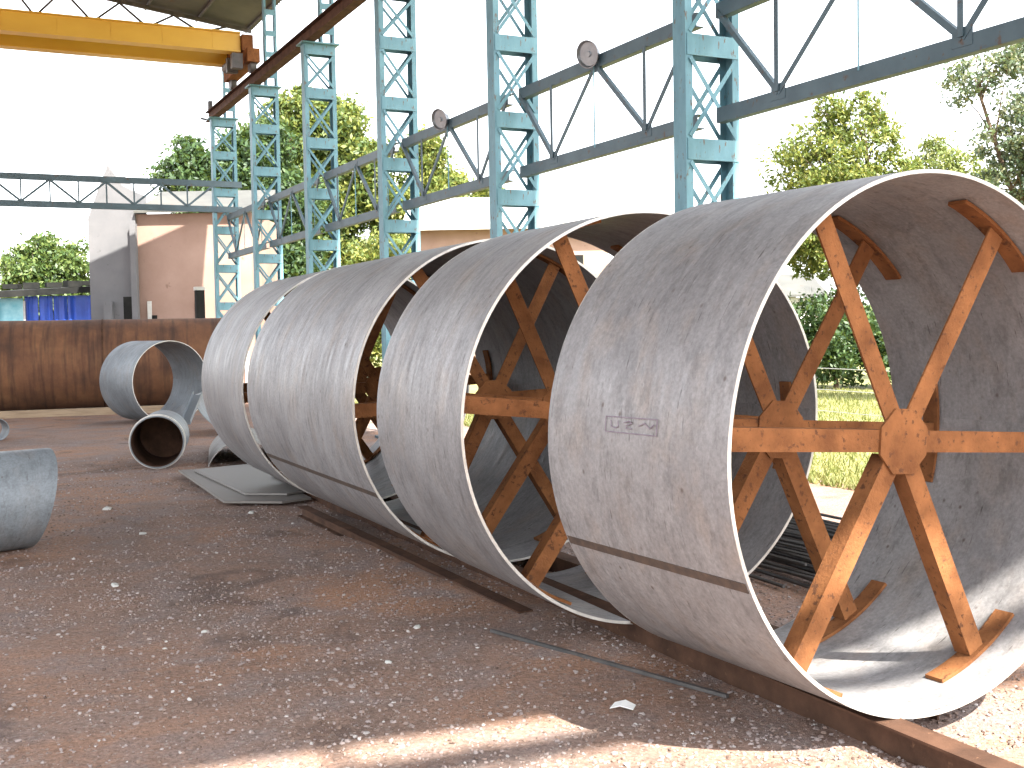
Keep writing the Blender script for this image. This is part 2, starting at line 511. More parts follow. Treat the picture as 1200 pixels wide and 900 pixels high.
# gravel: far too many bits to count
ICO = np.array([(0, -.53, .85), (0, .53, .85), (0, .53, -.85), (0, -.53, -.85), (.85, 0, .53), (.85, 0, -.53), (-.85, 0, -.53), (-.85, 0, .53), (.53, .85, 0), (-.53, .85, 0), (-.53, -.85, 0), (.53, -.85, 0)])
ICF = np.array([(0, 1, 7), (0, 4, 1), (0, 7, 10), (0, 11, 4), (0, 10, 11), (1, 8, 9), (1, 4, 8), (1, 9, 7), (2, 9, 8), (2, 6, 9), (2, 3, 6), (2, 5, 3), (2, 8, 5), (3, 5, 11), (3, 11, 10), (3, 10, 6), (4, 11, 5), (4, 5, 8), (6, 10, 7), (6, 7, 9)])[:, ::-1]
def gravel(name, label, n, fn, smin, smax):
    P = []
    while len(P) < n:
        q = fn()
        if q is not None:
            P.append((q[0], q[1], gz(q[0], q[1])))
    P = np.array(P)
    s = smin + (smax - smin) * rng.random(n) ** 3.2
    jit = 1 + 0.38 * rng.standard_normal((n, 12, 1)).clip(-1.5, 1.5) * 0.6
    asp = 0.6 + 0.6 * rng.random((n, 1, 3)); asp[:, :, 2] *= 0.7
    th = rng.random(n) * 6.28; c, sn = np.cos(th)[:, None], np.sin(th)[:, None]
    v = ICO[None] * jit * asp * s[:, None, None]
    x = v[:, :, 0] * c - v[:, :, 1] * sn; y = v[:, :, 0] * sn + v[:, :, 1] * c
    v = np.stack([x, y, v[:, :, 2]], 2) + P[:, None, :]
    v[:, :, 2] += (s * 0.2)[:, None]
    f = (ICF[None] + 12 * np.arange(n)[:, None, None]).reshape(-1, 3)
    me = bpy.data.meshes.new(name)
    me.from_pydata(v.reshape(-1, 3).tolist(), [], f.tolist())
    me.materials.append(M['stone'])
    o = bpy.data.objects.new(name, me); COL.objects.link(o)
    o['kind'] = 'stuff'
    return tag(o, label, 'gravel')
def near_pos():
    y = 3.4 + 15 * random.random() ** 2.0
    x = -0.6 + 7.2 * random.random() if y < 7 else -0.2 + 5.5 * random.random()
    dens = noise.noise((x * 0.8, y * 0.8, 1.0)) + 0.6 * noise.noise((x * 2.3, y * 2.3, 4.0))
    return (x, y) if dens > random.uniform(-0.9, 0.45) else None
gravel('yard_gravel', 'loose grey and brown gravel strewn over the red earth yard', 52000, near_pos, 0.003, 0.015)

# ------------------------------------------------------------------ big rings
def ring(idx, front, R, da, L, spiders, label, seam, mark=False, seamlen=None):
    root = thing('steel_ring', label, 'steel ring', (front[0], front[1], R + 0.1), -da, 'large rolled steel rings in a row')
    T = 0.018
    shell = shell_mb(R, L, T, n=160, m=6, wob=0.003).build('shell', 'plate', root, True, 40)
    for yy in (-0.0025, L - 0.0035):
        e = shell_mb(R - 0.001, 0.006, T - 0.002, n=160, m=1, wob=0.003).build('rim_edge', 'edge', root, True, 40)
        e.location = (0, yy, 0)
    # raised longitudinal weld seams, outside
    for a in ([seam] if seam is not None else []):
        w = math.degrees(0.022 / R)
        shell_mb(R + 0.006, L - 0.02, 0.012, a - w, a + w, n=4, m=24).build('weld_seam', 'weld', root).location = (0, 0.01, 0)
    rin = R - T - 0.006
    for t, rot, kinds in spiders:
        hub = MB()
        hub.prism([(0.16 * math.cos(rad(22.5 + 45 * k + rot)), t - 0.012, 0.16 * math.sin(rad(22.5 + 45 * k + rot))) for k in range(8)], (0, 0.012, 0))
        fix_normals(hub.build('hub_plate', 'rust', root))
        for k in range(6):
            a = rad(rot + 60 * k)
            d = Vector((math.cos(a), 0, math.sin(a)))
            mb = MB()
            mb.angle(Vector((0, t + 0.006, 0)) + d * 0.10, Vector((0, t + 0.006, 0)) + d * (rin - 0.022), 0.10, 0.011, (0, -1, 0))
            sp = mb.build('spoke', 'rust', root)
            half = 14.0
            pad = shell_mb(rin, 0.10, 0.018, math.degrees(a) - half, math.degrees(a) + half, n=12, m=1).build('end_pad', 'rust', sp)
            pad.location = (0, t - 0.02, 0)
    if mark:
        # boxed hand-painted inspection mark
        mk = MB()
        def stroke(pts, w=0.004):
            for (y0, a0), (y1, a1) in zip(pts[:-1], pts[1:]):
                n = 3
                for q in range(n):
                    f0, f1 = q / n, (q + 1) / n
                    P = []
                    for f in (f0, f1):
                        y = y0 + (y1 - y0) * f; a = rad(a0 + (a1 - a0) * f)
                        P.append(Vector(((R + 0.005) * math.cos(a), y, (R + 0.005) * math.sin(a))))
                    mk.bar(P[0], P[1], w, 0.002, (math.cos(rad(a0)), 0, math.sin(rad(a0))))
        stroke([(0.45, 172.9), (0.83, 173.2), (0.83, 176.4), (0.45, 176.2), (0.45, 172.9)])
        stroke([(0.79, 173.9), (0.785, 175.2), (0.75, 175.5), (0.73, 175.0), (0.735, 173.9)])
        stroke([(0.69, 174.2), (0.65, 173.8), (0.63, 174.2), (0.67, 174.7), (0.67, 175.4), (0.63, 175.3)])
        stroke([(0.58, 174.6), (0.54, 173.9), (0.50, 174.9), (0.47, 174.0)])
        o = mk.build('painted_mark', 'mark', root)
        o['label'] = 'boxed hand painted inspection mark in purple'
    return root
ring(0, (3.896, 3.646), 1.197, -0.0532, 1.327, ((0.21, -4, 0), (1.01, -4, 0)),
     'nearest and largest steel ring at right with orange rusty spokes facing us', -155.5, True)
ring(1, (3.690, 5.602), 1.204, 0.0296, 1.437, ((0.23, -6, 0), (1.15, -6, 0)),
     'second steel ring from the front, its open end half hidden by the nearest', None)
ring(2, (3.746, 7.604), 1.203, 0.0124, 3.2, ((0.26, 2, 0), (2.85, 2, 0)),
     'long steel cylinder third from the front in the row of rings', -149)
ring(3, (3.785, 11.06), 1.196, 0.029, 2.2, ((0.25, 5, 0), (1.8, 5, 0)),
     'farthest steel ring at the back end of the row, beside grey pipes', None)

# support rails under the rings
for x, y0, y1, lab in ((3.60, 2.6, 13.8, 'left rusty steel beam lying on the ground under the rings'), (4.12, 3.85, 13.8, 'right rusty steel beam hidden beneath the middle of the rings')):
    o = MB().ibeam((0, y0 - 8.2, -0.05), (0, y1 - 8.2, -0.05), 0.182, 0.13, 0.012, 0.012).build('support_beam', 'rust_dark')
    o.location = (x, 8.2, 0); o.rotation_euler.z = -0.004
    tag(o, lab, 'beam', 'support beams under the rings')
o = MB().ibeam((0, -2.3, -0.03), (0, 2.3, -0.03), 0.10, 0.11, 0.01, 0.008).build('old_rail', 'rust_dark')
o.location = (3.27, 8.9, -0.02); o.rotation_euler = (0.022, 0, 0.035)
tag(o, 'low rusty rail lying on earth left of the support beam', 'beam')

# thin flat bar on the earth
o = MB().bar((2.94, 6.26, 0.004), (3.42, 4.55, 0.004), 0.022, 0.018).build('flat_bar', 'darksteel')
tag(o, 'thin dark steel flat bar lying on earth in front of rings', 'steel bar')

# rods lying beyond the rings
rod0 = MB().tube([(0, -1.9, 0), (0, 0, 0.004), (0, 1.9, 0)], [0.014] * 3, 6).build('steel_rod', 'darksteel')
first = True
for k in range(70):
    o = rod0 if first else rod0.copy()
    if not first:
        COL.objects.link(o)
    first = False
    lay = k // 18
    o.location = (5.25 + 0.085 * (k % 18) + random.uniform(-0.04, 0.04) + lay * 0.06, 7.7 + random.uniform(-0.5, 0.6), 0.015 + lay * 0.055 + random.uniform(0, 0.025))
    o.rotation_euler = (random.uniform(-0.012, 0.012), 0, random.uniform(-0.07, 0.07))
    tag(o, 'thin dark steel rod in the pile seen through the nearest ring', 'steel rod', 'rods piled on the ground behind the rings')
# ------------------------------------------------------------------ yard objects at left
# rusty long pipe across the far end
pr = thing('rusty_pipe', 'long rusty brown pipe of large diameter lying across the far end', 'pipe', (6.45, 29.2, 1.16), rad(90 - 8.0))
L_ = 9.0
p_ = shell_mb(1.08, L_, 0.03, n=72, m=24).build('pipe_wall', 'rustpipe', pr, True, 40)
for yy in (2.9, 5.6):
    shell_mb(1.095, 0.03, 0.012, n=72, m=1).build('weld_seam', 'rust_dark', pr, True, 40).location = (0, yy, 0)
tb = MB().box((0, 0, 0.08), (7.6, 0.22, 0.2)).build('timber_sleeper', 'timber'); tb.location = (1.9, 28.6, -0.02); tb.rotation_euler.z = rad(-7)
tag(tb, 'long pale timber lying in front of the rusty pipe', 'timber')
gr = thing('grey_pipe', 'short wide grey pipe standing in front of the rusty pipe', 'pipe', (4.28, 24.6, 0.86), rad(18))
shell_mb(0.86, 1.5, 0.016, n=72, m=4).build('pipe_wall', 'plate_dark', gr, True, 40)
shell_mb(0.859, 0.006, 0.014, n=72, m=1).build('rim_edge', 'edge', gr, True, 40).location = (0, -0.0025, 0)
sp = thing('small_pipe', 'small blue grey pipe stub with rusty open mouth lying on earth', 'pipe', (2.62, 16.3, 0.365), rad(-14))
shell_mb(0.36, 1.3, 0.014, n=56, m=3).build('pipe_wall', 'plate_dark', sp, True, 40)
shell_mb(0.38, 0.05, 0.019, n=56, m=1).build('collar', 'edge', sp, True, 40).location = (0, 0.07, 0)
shell_mb(0.345, 1.25, 0.004, n=56, m=2).build('rusty_lining', 'rust_dark', sp, True, 40).location = (0, 0.004, 0)
MB().tube([(0, 1.3, 0), (0, 1.32, 0)], [0.36, 0.36], 40).build('end_plate', 'rust_dark', sp)
o = shell_mb(0.52, 2.6, 0.012, 20, 160, n=24, m=2).build('curved_plate', 'plate_brown', None, True, 40)
o.location = (3.72, 15.9, -0.17); o.rotation_euler = (0, 0, rad(-12))
tag(o, 'curved grey half pipe plate lying right of the small pipe stub', 'steel plate')
o = shell_mb(1.0, 1.7, 0.014, 195, 255, n=24, m=2).build('curved_plate', 'plate_dark', None, True, 40)
o.location = (4.9, 20.6, 1.0); o.rotation_euler = (0, 0, rad(-20))
tag(o, 'curved grey plate lying behind the half pipe, beside the farthest ring', 'steel plate')
ch = MB()
ch.bar((0, 0, 0), (0, 1.1, 0.42), 0.16, 0.012); ch.bar((-0.074, 0, 0.035), (-0.074, 1.1, 0.455), 0.012, 0.06); ch.bar((0.074, 0, 0.035), (0.074, 1.1, 0.455), 0.012, 0.06)
o = ch.build('steel_channel', 'plate_dark'); o.location = (3.55, 19.2, 0.37); o.rotation_euler.z = rad(-22)
tag(o, 'short grey steel channel leaning behind the small pipe stub', 'steel channel')
for k, (poly, z, lab) in enumerate((
        (((2.72, 15.3), (2.66, 12.35), (3.2, 12.0), (3.55, 12.1), (3.6, 15.1)), 0.0, 'grey steel plate lying flat on earth, bottom of the stack of two'),
        (((2.86, 15.0), (2.95, 12.6), (3.35, 12.35), (3.65, 12.5), (3.6, 15.2)), 0.03, 'grey steel plate on top of the stack of two by the rings'))):
    mb = MB().prism([(x, y, z + 0.02 + 0.01 * (y - 12)) for x, y in poly], (0, 0, 0.022))
    o = fix_normals(mb.build('flat_plate', 'plate_brown')); tag(o, lab, 'steel plate', 'flat plates on the ground')
# mitre-cut pipe segment at the left edge of the view
mp_ = shell_mb(0.43, 2.2, 0.014, n=72, m=4)
mp_.v = [(x, y + (y / 2.2) * 0.11 * z / 0.43, z) for x, y, z in mp_.v]
o = mp_.build('mitred_pipe', 'plate_dark', None, True, 40); o.location = (-1.42, 10.4, 0.425); o.rotation_euler = (0, 0, rad(-77))
tag(o, 'blue grey pipe segment with slanting cut end at left edge of yard', 'pipe')
o = shell_mb(0.2, 0.45, 0.012, n=32, m=1).build('pipe_offcut', 'plate_dark', None, True, 40); o.location = (0.86, 22.4, 0.2); o.rotation_euler.z = rad(12)
tag(o, 'small grey pipe offcut at far left beside the long timber', 'pipe')
# scrap and white bits
pw = MB()
pw.v = [(-0.055, -0.03, 0.0), (0.0, -0.035, 0.02), (0.06, -0.02, 0.004), (-0.05, 0.03, 0.012), (0.005, 0.03, 0.03), (0.055, 0.035, 0.01), (-0.055, -0.03, -0.003), (0.06, -0.02, 0.001), (0.055, 0.035, 0.006), (-0.05, 0.03, 0.008), (0.0, -0.035, 0.016), (0.005, 0.03, 0.026)]
pw.f = [(0, 1, 4, 3), (1, 2, 5, 4), (6, 9, 11, 10), (10, 11, 8, 7), (0, 3, 9, 6), (2, 7, 8, 5), (0, 6, 10, 1), (1, 10, 7, 2), (3, 4, 11, 9), (4, 5, 8, 11)]
o = fix_normals(pw.build('paper_scrap', 'paper')); o.location = (2.88, 4.66, 0.004); o.rotation_euler.z = -0.9
tag(o, 'scrap of white paper on the earth in front of the nearest ring', 'litter')
stv = ICO * np.array([0.05, 0.04, 0.025])
for k, (x, y, s, lab) in enumerate((
        (1.52, 12.77, 1.1, 'flat white stone lying right of the slant cut pipe segment'),
        (1.09, 8.86, 0.8, 'white stone in front of the slant cut pipe segment'),
        (1.63, 11.08, 0.8, 'small white stone between the pipe segment and flat plates'),
        (2.60, 6.62, 0.6, 'white stone on earth left of the thin dark flat bar'),
        (2.17, 5.98, 0.45, 'tiny white stone nearest to the sunlit patch of earth'),
        (1.40, 7.16, 0.45, 'white stone in the middle of the open earth at left'),
        (2.81, 11.74, 0.9, 'white stone just in front of the flat plates'))):
    mb = MB(); mb.v = [tuple(v * s * random.uniform(0.75, 1.25)) for v in stv]; mb.f = [tuple(int(i) for i in f) for f in ICF]
    o = fix_normals(mb.build('white_stone', 'post')); o.location = (x, y, gz(x, y) + 0.008); o.rotation_euler.z = k * 1.3
    tag(o, lab, 'stone', 'white stones scattered on the yard')

# ------------------------------------------------------------------ steel shed: columns
CX0, CX1 = 6.83, 7.50
CY0, CS = 9.8, 4.435
ordinals = {-2: 'turquoise laced column out past the right edge, nearest to the viewer', -1: 'turquoise laced column just past the right edge of the view',
            0: 'turquoise laced column rising just left of the nearest ring, widest in view', 1: 'turquoise laced column second from the right, above the second ring',
            2: 'turquoise laced column third from the right, behind the long cylinder', 3: 'turquoise laced column fourth from the right, in front of light trees',
            4: 'turquoise laced column fifth from the right, under the crane rail', 5: 'turquoise laced column farthest away, where the lattice tie beam ends'}
batz = [0.55, 1.58, 2.60, 3.63, 4.68, 5.71, 6.72, 7.61]
def make_column():
    root = thing('laced_column', '', 'column', (0, 0, 0))
    w = CX1 - CX0; hd = 0.11
    for x0, sgn in ((-w / 2, 1), (w / 2, -1)):
        mb = MB()
        mb.b2((x0, -hd, 0.0), (x0 + sgn * 0.012, hd, 7.7))                 # channel web
        mb.b2((x0 + sgn * 0.0125, -hd, 0.0), (x0 + sgn * 0.085, -hd + 0.012, 7.7))
        mb.b2((x0 + sgn * 0.0125, hd - 0.012, 0.0), (x0 + sgn * 0.085, hd, 7.7))
        mb.build('leg', 'teal', root)
    bat = MB().box((0, 0, 0), (w - 0.03, 0.010, 0.215)).build('batten', 'teal', root)
    bar_a = None
    firstb = True
    for z in batz:
        for y in (-hd - 0.0055, hd + 0.0055):
            o = bat if firstb else share(bat, root)
            o.location = (0, y, z); firstb = False
    zs = [0.06] + batz
    for i in range(len(zs) - 1):
        z0 = zs[i] + (0.13 if i else 0); z1 = zs[i + 1] - 0.13
        for y in (-hd - 0.006, hd + 0.006):
            for s, dy in ((1, 0.0), (-1, 0.009)):
                sg = 1 if y > 0 else -1
                MB().bar((-s * (w / 2 - 0.05), y + sg * dy, z0), (s * (w / 2 - 0.05), y + sg * dy, z1), 0.045, 0.008, (0, 1, 0)).build('lacing_bar', 'teal', root)
    MB().box((0, 0, 7.725), (w + 0.12, 0.44, 0.03)).build('cap_plate', 'teal', root)
    MB().box((0, 0, 0.0), (w + 0.2, 0.6, 0.05)).build('base_plate', 'bluegrey', root)
    # slim upper post over the outer leg
    up = MB()
    for x in (w / 2 - 0.30, w / 2 - 0.05):
        up.b2((x, -0.08, 7.742), (x + 0.05, 0.08, 10.05))
    post = up.build('upper_post', 'teal', root)
    for k in range(5):
        MB().box((w / 2 - 0.15, -0.0855, 8.0 + 0.5 * k), (0.29, 0.01, 0.13)).build('post_batten', 'teal', post)
    return root
proto = make_column()
for k in range(-2, 6):
    c = proto if k == -2 else copy_tree(proto)
    c.location = ((CX0 + CX1) / 2, CY0 + CS * k, 0)
    c['label'] = ordinals[k]; c['group'] = 'laced columns along the right side of the shed'

# longitudinal lattice ties between columns
def make_tie():
    root = thing('lattice_tie', '', 'lattice girder', (0, 0, 0))
    a, b = 0.17, CS - 0.17
    for z in (3.97, 5.02):
        nm = 'bottom_chord' if z < 4.5 else 'top_chord'
        mb = MB(); mb.bar((0, a, z), (0, b, z), 0.012, 0.15); mb.bar((0.05, a, z + 0.07), (0.05, b, z + 0.07), 0.085, 0.012); mb.bar((0.05, a, z - 0.07), (0.05, b, z - 0.07), 0.085, 0.012)
        mb.build(nm, 'bluegrey', root)
    q = [(0.2, 5.0), (1.12, 4.02), (2.22, 4.98), (3.30, 4.02), (CS - 0.2, 5.0)]
    for (y0, z0), (y1, z1) in zip(q[:-1], q[1:]):
        MB().angle((-0.012, y0, z0), (-0.012, y1, z1), 0.055, 0.008, (-1, 0, 0)).build('diagonal', 'bluegrey', root)
    for y in (1.12, 3.30):
        MB().bar((-0.03, y, 4.03), (-0.03, y, 4.96), 0.055, 0.01, (1, 0, 0)).build('vertical', 'bluegrey', root)
    for y in (0.45, 2.22):
        MB().tube([(-0.03, y, 4.0), (-0.03, y, 4.97)], [0.009] * 2, 6).build('hanger_rod', 'teal', root)
    for y, z in ((1.12, 4.03), (3.30, 4.03), (2.22, 4.97)):
        MB().box((-0.007, y, z), (0.008, 0.2, 0.15)).build('gusset', 'bluegrey', root)
    return root
tie = make_tie()
tl = {-2: 'blue grey lattice tie past the right edge of the view', -1: 'blue grey lattice tie running off the right edge, nearest', 0: 'blue grey lattice tie carrying the larger round lamp, between first two columns',
      1: 'blue grey lattice tie carrying the smaller round lamp, second from right', 2: 'blue grey lattice tie between third and fourth columns, before trees',
      3: 'blue grey lattice tie between fourth and fifth columns', 4: 'blue grey lattice tie between the two farthest columns'}
for k in range(-2, 5):
    t = tie if k == -2 else copy_tree(tie)
    t.location = (7.17, CY0 + CS * k, 0)
    t['label'] = tl[k]; t['group'] = 'lattice ties between the columns'

# round lamps on the ties
for y, lab in ((12.0, 'large round grey lamp on the lattice tie near the first column'), (16.55, 'smaller looking round grey lamp on tie between second and third columns')):
    lm = thing('round_lamp', lab, 'lamp', (7.06, y, 5.1), 0, 'round lamps on the lattice ties')
    prof = [(0.03, 0.14), (0.07, 0.13), (0.09, 0.06), (0.15, 0.015), (0.165, -0.03), (0.155, -0.03), (0.14, 0.01), (0.08, 0.05)]
    n_ = 28; mb = MB()
    for r, z in prof:
        mb.v += [(r * math.cos(2 * math.pi * k / n_), r * math.sin(2 * math.pi * k / n_), z) for k in range(n_)]
    for j in range(len(prof) - 1):
        mb.f += [(j * n_ + k, j * n_ + (k + 1) % n_, (j + 1) * n_ + (k + 1) % n_, (j + 1) * n_ + k) for k in range(n_)]
    Rm = Vector((-0.93, -0.33, -0.25)).normalized().to_track_quat('-Z', 'Y').to_euler()
    rf = fix_normals(mb.build('reflector', 'lampgrey', lm, True, 50)); rf.rotation_euler = Rm
    mb = MB().tube([(0, 0, 0.004), (0, 0, 0.012)], [0.138, 0.138], 28); gl = mb.build('lens', 'glass', lm); gl.rotation_euler = Rm
    mb = MB().tube([(0, 0, -0.02), (0, 0, 0.1)], [0.035, 0.045], 12); bl = mb.build('bulb', 'glass', lm); bl.rotation_euler = Rm
    MB().tube([(0.06, 0.05, 0.03), (0.10, 0.04, -0.02)], [0.016, 0.016], 8).build('bracket', 'darksteel', lm)

# crane runway girder and rail
rw = thing('crane_runway', 'brown steel crane rail girder running along the column tops', 'crane rail', (6.95, 0, 7.745))
MB().ibeam((0, -4.2, 0), (0, 32.75, 0), 0.27, 0.20, 0.018, 0.014).build('girder', 'rust_dark', rw)
MB().bar((0, -4.2, 0.30), (0, 32.75, 0.30), 0.06, 0.058).build('rail', 'rust_dark', rw)
es = MB().b2((-0.05, 32.45, 0.33), (0.05, 32.62, 0.55)); es.build('end_stop', 'darksteel', rw)
MB().tube([(-0.22, 32.75, 0.1), (0.03, 32.68, 0.06)], [0.03, 0.03], 8).build('conductor_bracket', 'darksteel', rw)

# travelling crane
cr = thing('overhead_crane', 'yellow overhead travelling crane bridge spanning the shed', 'crane', (0, 28.0, 0))
for y in (0.0, 1.45):
    mb = MB()
    mb.b2((-7.3, y - 0.14, 8.62), (6.72, y + 0.14, 9.03))
    mb.b2((-7.3, y - 0.20, 9.031), (6.72, y + 0.20, 9.06))
    mb.b2((-7.3, y - 0.17, 8.59), (6.72, y + 0.17, 8.619))
    gd = mb.build('bridge_girder', 'yellow', cr)
    for k in range(12):
        MB().b2((-6.6 + 1.15 * k, y - 0.148, 8.63), (-6.585 + 1.15 * k, y - 0.1405, 9.02)).build('stiffener', 'yellow', gd)
ec = MB().b2((6.78, -0.55, 8.30), (7.08, 2.0, 8.62)); ec.b2((6.74, -0.25, 8.621), (7.0, 1.7, 9.0)); ec.build('end_carriage', 'rust', cr)
for y in (-0.3, 1.75):
    MB().tube([(6.88, y, 8.24), (7.02, y, 8.24)], [0.165] * 2, 20).build('wheel', 'darksteel', cr)
md = MB().tube([(6.62, 0.5, 8.42), (6.62, 1.0, 8.42)], [0.12, 0.12], 14); md.b2((6.5, 0.35, 8.2), (6.76, 0.5, 8.55)); md.build('drive_motor', 'darksteel', cr)
MB().b2((6.45, -0.42, 8.15), (6.7, -0.22, 8.5)).build('control_box', 'darksteel', cr)

# lattice tie beam across the far gable
gb = thing('lattice_beam', 'blue grey lattice beam spanning the far end of the shed', 'lattice girder', (0, 31.8, 0))
for z, nm in ((5.93, 'top_chord'), (5.24, 'bottom_chord')):
    mb = MB(); mb.bar((-7.2, 0, z), (7.6, 0, z), 0.012, 0.16); mb.bar((-7.2, 0.05, z + 0.074), (7.6, 0.05, z + 0.074), 0.085, 0.012); mb.bar((-7.2, 0.05, z - 0.074), (7.6, 0.05, z - 0.074), 0.085, 0.012)
    mb.build(nm, 'bluegrey', gb)
xs = [-7.0 + 0.69 * k for k in range(21)]
for k in range(20):
    z0, z1 = (5.3, 5.87) if k % 2 else (5.87, 5.3)
    MB().angle((xs[k], -0.012, z0), (xs[k + 1], -0.012, z1), 0.055, 0.008, (0, -1, 0)).build('diagonal', 'bluegrey', gb)
    MB().bar((xs[k], -0.03, 5.3), (xs[k], -0.03, 5.87), 0.04, 0.008, (0, 1, 0)).build('vertical', 'bluegrey', gb)

# roof: trusses, purlins, sheeting
EX, EZ, RX, RZ = 8.12, 10.30, -0.2, 11.35
def roof_z(x):
    return EZ + (RZ - EZ) * (EX - x) / (EX - RX) if x > RX else EZ + (RZ - EZ) * (x - (2 * RX - EX)) / (EX - RX)
tr0 = None
for y, lab in ((31.97, 'dark roof truss at the far gable above the yellow crane'), (27.54, 'dark roof truss second from the far gable, above the crane')):
    rt = thing('roof_truss', lab, 'roof truss', (0, y, 0), 0, 'roof trusses')
    lx = 2 * RX - EX
    MB().bar((lx + 0.3, 0, 9.98), (EX - 0.5, 0, 9.98), 0.10, 0.10).build('bottom_chord', 'darksteel', rt)
    for a, b in (((RX, RZ - 0.12), (EX - 0.1, EZ - 0.12)), ((lx + 0.1, EZ - 0.12), (RX, RZ - 0.12))):
        MB().bar((a[0], 0, a[1]), (b[0], 0, b[1]), 0.10, 0.09).build('top_chord', 'darksteel', rt)
    n = 22
    for k in range(n):
        xa = lx + 0.6 + (EX - lx - 1.4) * k / n; xb = lx + 0.6 + (EX - lx - 1.4) * (k + 1) / n
        za, zb = (10.02, roof_z(xb) - 0.17) if k % 2 else (roof_z(xa) - 0.17, 10.02)
        MB().bar((xa, 0, za), (xb, 0, zb), 0.05, 0.05).build('web_member', 'darksteel', rt)
Y0R, Y1R = -4.47, 32.45
roof = thing('shed_roof', 'low pitched grey sheet roof of the shed, its far corner visible', 'roof', (0, 0, 0))
def sheet(xa, za, xb, zb):
    mb = MB(); n = int((Y1R - Y0R) / 0.1)
    for j in range(n + 1):
        y = Y0R + (Y1R - Y0R) * j / n; dz = 0.02 if j % 2 else -0.02
        for (x, z) in ((xa, za), (xb, zb)):
            mb.v.append((x, y, z + dz)); mb.v.append((x, y, z + dz + 0.004))
    for j in range(n):
        a = 4 * j; b = a + 4
        mb.f += [(a, b, b + 2, a + 2), (a + 1, a + 3, b + 3, b + 1)]
    mb.f += [(0, 2, 3, 1), (4 * n, 4 * n + 1, 4 * n + 3, 4 * n + 2)]
    return mb
sheet(RX, RZ, EX, EZ).build('roof_sheet', 'galv', roof)
sheet(2 * RX - EX, EZ, RX - 0.01, RZ).build('roof_sheet', 'galv', roof)
for k in range(13):
    x = EX - 0.15 - 1.35 * k
    z = roof_z(x) - 0.055
    MB().bar((x, Y0R - 0.28, z), (x, Y1R - 0.05, z), 0.05, 0.06).build('purlin', 'darksteel', roof)
for sgn, (a, b) in enumerate((((RX, RZ - 0.02), (EX, EZ - 0.02)), ((2 * RX - EX, EZ - 0.02), (RX, RZ - 0.02)))):
    MB().bar((a[0], Y0R - 0.37, a[1]), (b[0], Y0R - 0.37, b[1]), 0.16, 0.10).build('end_rafter', 'darksteel', roof)

# ------------------------------------------------------------------ buildings behind
def face_box(o, mat, parent, name, a, b):
    return MB().b2(a, b).build(name, mat, parent)
bl = thing('workshop_building', 'grey and pink plastered workshop with pointed gable behind the rusty pipe', 'building', (5.55, 37.4, 0), rad(-26.5))
# local x along the pink wall (to the right), local y away
mb = MB().prism([(-1.45, 0, 0), (0.02, 0, 0), (0.02, 0, 6.3), (-0.35, 0, 6.5), (-0.78, 0, 7.15), (-1.1, 0, 6.4), (-1.45, 0, 5.5)], (0, 1.2, 0))
fix_normals(mb.build('gable_pier', 'concrete', bl))
face_box(bl, 'pink', bl, 'wall', (0.025, 0.12, 0), (3.6, 5.0, 5.62))
rf = fix_normals(MB().prism([(0.03, -0.15, 5.63), (3.9, -0.15, 5.63), (3.9, 3.0, 6.6), (0.03, 3.0, 6.6)], (0, 0, 0.06)).build('roof', 'galv', bl))
face_box(bl, 'tarblack', bl, 'doorway', (-0.42, -0.02, 0), (-0.15, 0.05, 3.05))
face_box(bl, 'concrete', bl, 'buttress', (-0.98, -0.2, 0), (-0.72, -0.002, 2.9))
face_box(bl, 'concrete', bl, 'buttress', (-0.1, -0.2, 0), (0.08, -0.002, 5.3))
w_ = face_box(bl, 'tarblack', bl, 'vent_hole', (0.42, 0.09, 2.28), (0.58, 0.13, 2.46))
for k in range(3):
    face_box(bl, 'post', bl, 'pilaster', (0.3 + 1.5 * k, 0.06, 0), (0.42 + 1.5 * k, 0.119, 2.9))
o = MB().b2((-0.12, -0.12, 0), (0.12, 0.12, 3.1)).build('dark_post', 'tarblack'); o.location = (6.72, 33.6, 0)
MBx = MB().b2((-0.14, -0.14, 3.101), (0.14, 0.14, 3.2)).build('cap', 'post', o)
tag(o, 'dark square post between the pink wall and farthest column', 'post')

sh = thing('tarpaulin_shed', 'low shed clad in bright blue sheeting under a black roof', 'shed', (1.7, 41.9, 0), rad(-26.5))
for k in range(5):
    mb = MB(); x0, x1 = 0.95 + 0.48 * k, 0.95 + 0.48 * (k + 1) - 0.02
    n = 5
    for i in range(n + 1):
        x = x0 + (x1 - x0) * i / n
        for z in (0.0, 1.6, 3.2):
            yy = 0.03 * math.sin(i * 2.4 + k) + (0.02 if z == 1.6 else 0)
            mb.v += [(x, yy, z), (x, yy + 0.01, z)]
    for i in range(n):
        a = i * 6; b = a + 6
        for j in (0, 2):
            mb.f += [(a + j, b + j, b + j + 2, a + j + 2), (a + j + 1, a + j + 3, b + j + 3, b + j + 1)]
    mb.build('tarpaulin_panel', 'blue', sh)
MB().b2((0.1, 0.0, 0), (0.9, 0.03, 3.15)).build('cyan_panel', 'cyan', sh)
fix_normals(MB().prism([(-0.4, -0.6, 3.12), (3.6, -0.6, 3.28), (3.6, 3.5, 3.5), (-0.4, 3.5, 3.4)], (0, 0, 0.2)).build('roof', 'tarblack', sh))
for x in (0.05, 0.93, 3.3):
    MB().b2((x, -0.06, 0), (x + 0.07, -0.005, 3.05)).build('post', 'wire', sh)
for k, x in enumerate((0.4, 1.0, 1.7, 2.3, 2.9)):
    MB().box((x, 0.4 + 0.1 * k, 3.55 + 0.02 * k), (0.5, 0.35, 0.16 + 0.05 * (k % 2)), Matrix.Rotation(0.3 * k, 3, 'Z')).build('roof_weight', 'tarblack', sh)

